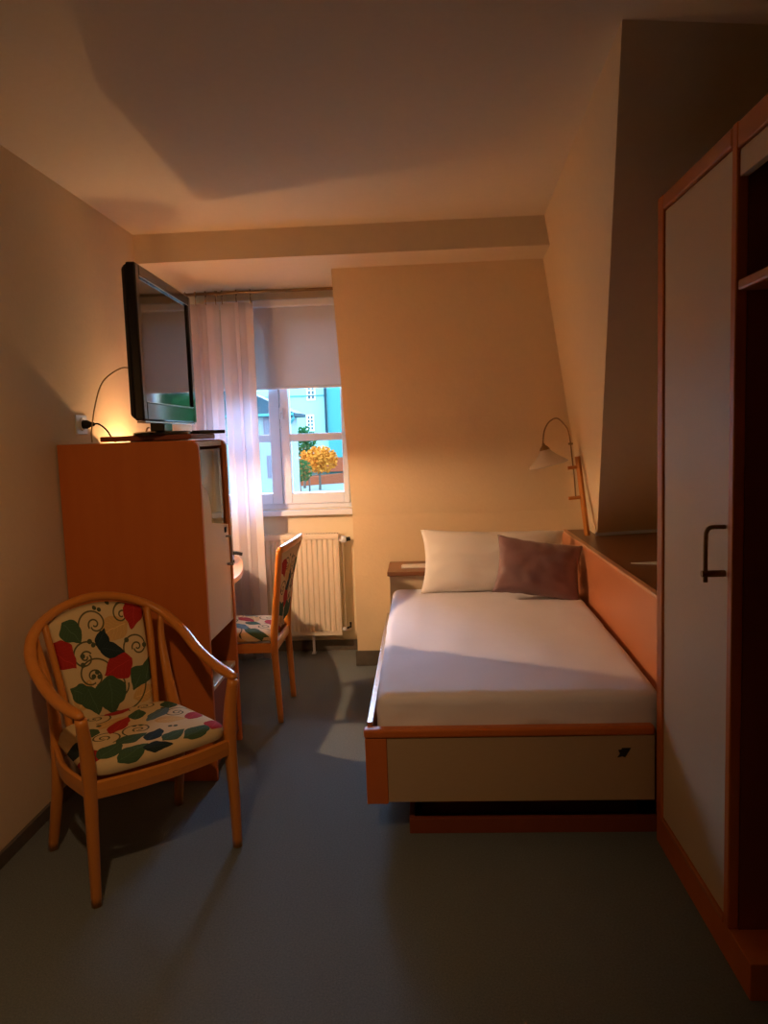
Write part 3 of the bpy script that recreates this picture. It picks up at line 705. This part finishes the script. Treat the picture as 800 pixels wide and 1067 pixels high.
# ------------------------------------------------------------------ armchair
def armchair(label):
    t = thing('armchair', label, 'armchair', (-1.03, 2.56, 0), math.radians(43.5))
    half = [(.263, -.243, .622), (.277, -.082, .630), (.281, .059, .660), (.278, .178, .716), (.245, .263, .775), (.182, .314, .820), (.099, .337, .853)]
    path = catmull(half + [(0, .342, .868)] + [(-x, y, z) for x, y, z in half[::-1]], 7)
    R = rounded_ends(path, 1.0, 3)
    obj('arm_hoop', sweep(bmesh.new(), path, [.021*r for r in R], [.0165*r for r in R], ns=14), M['beech'], t, smooth=True)
    for s in (1, -1):
        pts = catmull([(s*.252, -.218, 0), (s*.249, -.22, .2), (s*.245, -.218, .38), (s*.249, -.222, .5), (s*.262, -.232, .612)], 6); n = len(pts)
        rr = [.0155+.0065*min(1, max(0, 1-abs(i/(n-1)-.62)/.6)) for i in range(n)]
        obj('leg', sweep(bmesh.new(), pts, rr, [r*1.05 for r in rr], ns=12, up=(0, 1, 0), power=.75), M['beech'], t, smooth=True)
        pts = catmull([(s*.243, .232, 0), (s*.232, .172, .22), (s*.224, .155, .38), (s*.216, .190, .52), (s*.222, .245, .67), (s*.234, .268, .768)], 6); n = len(pts)
        rr = [(.0155+.006*min(1, max(0, 1-abs(i/(n-1)-.42)/.5)))*(1 if i < n*.55 else 1-.35*(i/(n-1)-.55)/.45) for i in range(n)]
        obj('leg', sweep(bmesh.new(), pts, rr, ns=12, up=(0, 1, 0), power=.75), M['beech'], t, smooth=True)
        pts = catmull([(s*.158, .190, .385), (s*.170, .222, .55), (s*.184, .262, .70), (s*.192, .298, .800)], 6)
        obj('back_stile', sweep(bmesh.new(), pts, .012, .016, ns=10, up=(0, 1, 0), power=.7), M['beech'], t, smooth=True)
        # side rails
        pts = catmull([(s*.247, -.205, .372), (s*.252, 0, .366), (s*.228, .150, .380)], 6)
        obj('side_rail', sweep(bmesh.new(), pts, .010, .029, ns=8, power=.5), M['beech'], t, smooth=False)
    pts = catmull([(-.24, -.222, .374), (-.12, -.243, .374), (0, -.250, .374), (.12, -.243, .374), (.24, -.222, .374)], 5)
    obj('front_rail', sweep(bmesh.new(), pts, .011, .030, ns=8, power=.5), M['beech'], t)
    pts = catmull([(-.22, .165, .38), (0, .20, .38), (.22, .165, .38)], 5)
    obj('rear_rail', sweep(bmesh.new(), pts, .011, .028, ns=8, power=.5), M['beech'], t)
    # seat cushion
    bm = bmesh.new(); n = 30; top = []; bot = []
    def sp(u, v):
        x = u*(.252 - .030*(v+1)/2); y = -.015 + v*.215 - .020*(1-u*u)*(1 if v < 0 else -.9)*abs(v)
        rr = max(abs(u), abs(v)); return x, y
    V = {}
    for s in (1, -1):
        for i in range(n+1):
            for j in range(n+1):
                u, v = -1+2*i/n, -1+2*j/n; e = i in (0, n) or j in (0, n)
                if s < 0 and e: V[s, i, j] = V[1, i, j]; continue
                cu_, cv_ = u, v
                if abs(u)+abs(v) > 1.72: k_ = 1-.10*(abs(u)+abs(v)-1.72)/.28; cu_, cv_ = u*k_, v*k_
                x, y = sp(cu_, cv_)
                h = ((1-u**6)*(1-v**6))**.45
                z = .418 + (.052*h if s > 0 else -.014*h)
                V[s, i, j] = bm.verts.new((x, y, z))
    for s in (1, -1):
        for i in range(n):
            for j in range(n):
                f = [V[s, i, j], V[s, i+1, j], V[s, i+1, j+1], V[s, i, j+1]]; bm.faces.new(f if s > 0 else f[::-1])
    obj('seat', bm, M['floral_seat'], t, smooth=True)
    # upholstered back
    bm = bmesh.new(); V = {}
    def hoopz(x): return .868 - .014*(x/.1)**2*.95 - .022
    for s in (1, -1):
        for i in range(n+1):
            for j in range(n+1):
                u, v = -1+2*i/n, j/n; e = i in (0, n) or j in (0, n)
                if s < 0 and e: V[s, i, j] = V[1, i, j]; continue
                x = u*(.146+.036*v); zt = hoopz(x); z = .43 + v*(zt-.43)
                yc = .185 + .13*v**1.3 + .022*(1-u*u)*v
                h = (max(0, (1-u**8)*(1-(2*v-1)**8)))**.5
                V[s, i, j] = bm.verts.new((x, yc - s*.017*h - (.006*h*(1-u*u) if s > 0 else 0), z))
    for s in (1, -1):
        for i in range(n):
            for j in range(n):
                f = [V[s, i, j], V[s, i+1, j], V[s, i+1, j+1], V[s, i, j+1]]; bm.faces.new(f if s > 0 else f[::-1])
    obj('backrest', bm, M['floral_back'], t, smooth=True)
armchair('orange beech armchair with rounded arms and leaf-patterned upholstery in front of the cabinet')

# ------------------------------------------------------------------ desk chair (faces the desk, -x)
dc = thing('desk_chair', 'orange wooden side chair with leaf-patterned seat and tall back near the radiator', 'chair', (-.97, 3.945, 0), -PI/2)
# local: -Y is the front (world -x); local +X is world -y
HW = .195
for s in (1, -1):
    top = (.205+.083, .90) if s < 0 else (.205+.045, .885)
    pts = catmull([(s*HW, .215, 0), (s*HW, .207, .2), (s*HW, .200, .42), (s*HW*1.0, .215, .58), (s*HW*1.04, .235, .74), (s*HW*1.06, top[0], top[1])], 5)
    n = len(pts); rr = [.014+.005*min(1, i/(n-1)*2.2) if i < n*.5 else .019-.003*(i/(n-1)) for i in range(n)]
    obj('leg', sweep(bmesh.new(), pts, [r*.85 for r in rr], rr, ns=10, up=(0, 1, 0), power=.6), M['beech'], dc, smooth=True)
    pts = catmull([(s*(HW+.015), -.20, 0), (s*(HW+.012), -.20, .25), (s*(HW+.008), -.195, .42)], 4)
    obj('leg', sweep(bmesh.new(), pts, .0165, ns=10, up=(0, 1, 0), power=.6), M['beech'], dc, smooth=True)
    obj('side_rail', sweep(bmesh.new(), [(s*(HW+.006), -.18, .388), (s*HW, .19, .388)], .010, .026, ns=8, power=.5), M['beech'], dc)
pts = catmull([(-HW*1.08, .29, .897), (-.1, .300, .905), (0, .297, .905), (.1, .280, .897), (HW*1.08, .252, .885)], 5)
obj('top_rail', sweep(bmesh.new(), pts, .014, .018, ns=10, power=.7), M['beech'], dc, smooth=True)
obj('front_rail', sweep(bmesh.new(), [(-HW, -.20, .388), (HW, -.20, .388)], .010, .026, ns=8, power=.5), M['beech'], dc)
obj('rear_rail', sweep(bmesh.new(), [(-HW, .20, .388), (HW, .20, .388)], .010, .026, ns=8, power=.5), M['beech'], dc)
bm = bmesh.new(); n = 24; V = {}
for s in (1, -1):
    for i in range(n+1):
        for j in range(n+1):
            u, v = -1+2*i/n, -1+2*j/n; e = i in (0, n) or j in (0, n)
            if s < 0 and e: V[s, i, j] = V[1, i, j]; continue
            x = u*(.212-.012*v); y = -.012+v*.20 - .012*(1-u*u)*(v < 0)*abs(v)
            h = ((1-u**6)*(1-v**6))**.45
            V[s, i, j] = bm.verts.new((x, y, .430 + (.048*h if s > 0 else -.016*h)))
for s in (1, -1):
    for i in range(n):
        for j in range(n):
            f = [V[s, i, j], V[s, i+1, j], V[s, i+1, j+1], V[s, i, j+1]]; bm.faces.new(f if s > 0 else f[::-1])
obj('seat', bm, M['floral_seat'], dc, smooth=True)
bm = bmesh.new(); V = {}
for s in (1, -1):
    for i in range(n+1):
        for j in range(n+1):
            u, v = -1+2*i/n, j/n; e = i in (0, n) or j in (0, n)
            if s < 0 and e: V[s, i, j] = V[1, i, j]; continue
            hw_ = .178+.010*v; x = u*hw_
            z = .475 + v*(.885-.475)
            k = min(1, max(0, (z-.42)/.47))
            lean = (.045 if u > 0 else .045) + (-.019*u)
            yc = .203 + (lean+.022)*k**1.6 + .010*(1-u*u)*k
            h = (max(0, (1-u**8)*(1-(2*v-1)**8)))**.5
            V[s, i, j] = bm.verts.new((x, yc - s*.016*h, z))
for s in (1, -1):
    for i in range(n):
        for j in range(n):
            f = [V[s, i, j], V[s, i+1, j], V[s, i+1, j+1], V[s, i, j+1]]; bm.faces.new(f if s > 0 else f[::-1])
obj('backrest', bm, M['floral_back'], dc, smooth=True)

# ------------------------------------------------------------------ outside the window
GZ = -3.0
M['paving'] = noisy('pale_paving', (.22, .24, .25), (.25, .265, .27), scale=(1, 1, 1), nscale=.6, rough=.9)
M['render_white'] = noisy('white_render', (.22, .26, .27), (.245, .275, .285), nscale=2, rough=.9)
M['render_teal'] = noisy('pale_teal_render', (.27, .44, .42), (.29, .46, .44), nscale=1, rough=.9)
M['teal_dark'] = noisy('teal_render', (.06, .22, .23), (.07, .24, .25), nscale=1, rough=.9)
M['slate'] = noisy('slate_roof', (.018, .035, .05), (.028, .05, .07), scale=(1, 6, 6), nscale=3, rough=.6)
M['leafg'] = noisy('green_leaves', (.008, .06, .025), (.05, .16, .05), nscale=3, rough=.7, scale=(3, 3, 3))
M['leafo'] = noisy('orange_leaves', (.50, .115, .01), (.66, .27, .04), nscale=1.2, rough=.7, scale=(2, 2, 2))
M['brick'] = noisy('red_brick', (.24, .055, .025), (.30, .08, .04), nscale=3, rough=.9, scale=(1, 1, 4))
M['darkglass'] = noisy('dark_window_glass', (.03, .06, .08), (.04, .07, .09), rough=.1)
M['bark'] = noisy('bark', (.07, .06, .05), (.11, .09, .07), rough=.9)
M['pinkshut'] = noisy('pink_shutter', (.15, .11, .15), (.18, .13, .17), rough=.7)
g_ = obj('ground', B(-120, 60, 6, 220, GZ-.3, GZ), M['paving']); g_['kind'] = 'structure'
# left house
h1 = thing('house', 'white house with a slate hipped roof seen at the left of the window', 'house', (-11, 34, GZ))
obj('house_wall', B(-7, 5.11, 0, 2.6, 0, 5.45), M['render_white'], h1)
bm = bmesh.new()
ev = [(-7.6, -.4, 5.45), (5.47, -.4, 5.45), (5.47, 3.0, 5.45), (-7.6, 3.0, 5.45)]
rg = [(-2.5, 1.3, 7.8), (.5, 1.3, 7.8)]
vs = [bm.verts.new(p) for p in ev]; vb = [bm.verts.new((p[0], p[1], p[2]-.15)) for p in ev]; rv = [bm.verts.new(p) for p in rg]
bm.faces.new((vs[0], vs[1], rv[1], rv[0])); bm.faces.new((vs[1], vs[2], rv[1])); bm.faces.new((vs[2], vs[3], rv[0], rv[1])); bm.faces.new((vs[3], vs[0], rv[0]))
bm.faces.new(vb)
for i in range(4): bm.faces.new((vs[i], vs[(i+1) % 4], vb[(i+1) % 4], vb[i]))
obj('house_roof', bm, M['slate'], h1)
for x0, x1, z0, z1 in ((4.02, 4.32, 4.3, 5.35), (4.10, 4.36, 2.6, 3.6), (1.6, 2.3, 4.2, 5.3), (1.6, 2.3, 2.5, 3.6)):
    f = obj('window', B(x0, x1, -.04, .02, z0, z1), M['pinkshut'], h1)
    obj('window_pane', B(x0+.06, x1-.06, -.06, -.041, z0+.08, z1-.08), noisy('shutter_inner', (.12, .10, .14), (.13, .11, .15), rough=.5), f)
obj('gutter', sweep(bmesh.new(), [(-7.6, -.47, 5.38), (5.45, -.47, 5.38), (5.45, -.45, 5.2), (5.18, -.1, 4.9), (5.18, -.08, .1)], .06, ns=8), M['teal_dark'], h1)
for k_ in ('render_white', 'render_teal', 'teal_dark', 'slate', 'leafg', 'leafo', 'brick', 'paving', 'pinkshut'):
    M[k_].node_tree.nodes['Principled BSDF'].inputs['Specular IOR Level'].default_value = .04
# far building
h2 = thing('apartment_building', 'pale teal building filling the far side of the street', 'building', (-7, 72, GZ))
s72 = 72/60
def F(x, z): return (x*s72+7, (z-1.45)*s72+1.45-GZ)
obj('facade', B(-16, 0-.3, 0, 10, 0, 13), M['render_teal'], h2)
obj('annex', B(-1.62, 9, -.6, 9, 0, 13), M['teal_dark'], h2)
obj('drainpipe', sweep(bmesh.new(), [(-1.75, -.75, 4.5), (-1.75, -.75, 13)], .12, ns=8), M['slate'], h2)
obj('ledge_strip', B(-16, -1.63, -.1, 0, 8.05, 8.15), M['teal_dark'], h2)
for (xa, za, xb, zb) in ((-8.85, 1.84, -8.37, 2.95), (-8.75, 4.21, -8.19, 5.6), (-10.6, 1.84, -10.1, 2.95)):
    x0, z0 = F(xa, za); x1, z1 = F(xb, zb)
    wf = obj('window', B(x0-.08, x1+.08, -.08, 0, z0-.1, z1+.1), M['white'], h2)
    cw = (x1-x0)/2; ch = (z1-z0)/4
    for i in range(2):
        for j in range(4): obj('window_pane', B(x0+i*cw+.06, x0+(i+1)*cw-.06, -.1, -.081, z0+j*ch+.05, z0+(j+1)*ch-.05), M['darkglass'], wf)
# brick terrace wall
bwl = thing('garden_wall', 'stepped red brick garden wall behind the orange tree', 'wall', (-10, 80, GZ))
bm = bmesh.new(); hexa(bm, [(-3.3, -3.0, 0), (3.2, 38, 0), (2.2, 38.3, 0), (-4.3, -2.7, 0), (-3.3, -3.0, 1.3), (3.2, 38, 1.5), (2.2, 38.3, 1.5), (-4.3, -2.7, 1.3)])
bpy.data.objects.remove(bwl)
bwl = thing('garden_wall', 'stepped red brick garden wall behind the orange tree', 'wall', (-10, 68, GZ))
obj('lower_step', hexa(bmesh.new(), [(-1.9, -1.5, 0), (4.6, 3.0, 0), (4.6, 3.6, 0), (-1.9, 3.6, 0), (-1.9, -1.5, .55), (4.6, 3.0, 1.0), (4.6, 3.6, 1.0), (-1.9, 3.6, .55)]), M['brick'], bwl)
obj('middle_step', B(-1.9, 4.6, 3.0, 3.58, 1.0, 1.75), M['brick'], bwl)
obj('upper_step', B(-1.9, 5.2, 3.2, 3.59, 1.76, 2.3), M['brick'], bwl)

def tree(name, loc, R, Hh, trunk_h, mat, label, group=None, seed=1, squash=.8):
    t = thing(name, label, 'tree', (loc[0], loc[1], GZ), 0, group)
    random.seed(seed)
    obj('trunk', sweep(bmesh.new(), catmull([(0, 0, 0), (.03, 0, trunk_h*.5), (0, 0, trunk_h+R*.5)], 4), [.11-.005*i for i in range(9)], ns=8), M['bark'], t, smooth=True)
    bm = bmesh.new()
    for k in range(620):
        a, b_, r = random.random()*2*PI, math.acos(2*random.random()-1), R*(random.random()**.4)
        c = Vector((r*math.sin(b_)*math.cos(a), r*math.sin(b_)*math.sin(a), r*math.cos(b_)*squash + trunk_h + R*squash))
        s = R*.10*(.6+random.random()*.8)
        q = Matrix.Rotation(random.random()*6, 3, Vector((random.random()-.5, random.random()-.5, random.random()-.5)).normalized())
        vs = [bm.verts.new(c + q @ Vector(p)*s) for p in ((-1, 0, 0), (0, -.8, .2), (1, 0, 0), (0, .8, .25))]
        bm.faces.new(vs); 
        vs = [bm.verts.new(c + q @ Vector(p)*s) for p in ((0, 0, -1), (.7, .1, 0), (0, 0, 1), (-.7, .1, .1))]
        bm.faces.new(vs)
    obj('crown', bm, mat, t)
    return t
tree('tree', (-8.35, 62.0), 1.5, 0, 1.35, M['leafo'], 'small round orange tree on the white paving', seed=4, squash=.75)
tree('bush', (-9.35, 58.0), 1.0, 0, .9, M['leafg'], 'small green tree at the left of the orange tree', seed=5, squash=.9)['category'] = 'bush'
tree('hedge', (-10.0, 64.6), 1.2, 0, 2.6, M['leafg'], 'dark green tree between the white house and the teal building', seed=9, squash=1.1)
tree('garden_tree', (3.4, 21.0), 3.4, 0, 1.0, M['leafg'], 'large green garden tree right of the window, mirrored in the television screen', seed=14, squash=1.0)
po = tag(obj('street_post', sweep(bmesh.new(), [(0, 0, 0), (0, 0, 1.15)], .07, ns=8), M['bark'], loc=(-8.75, 59.0, GZ)), 'dark thin post between the green and the orange tree', 'post')
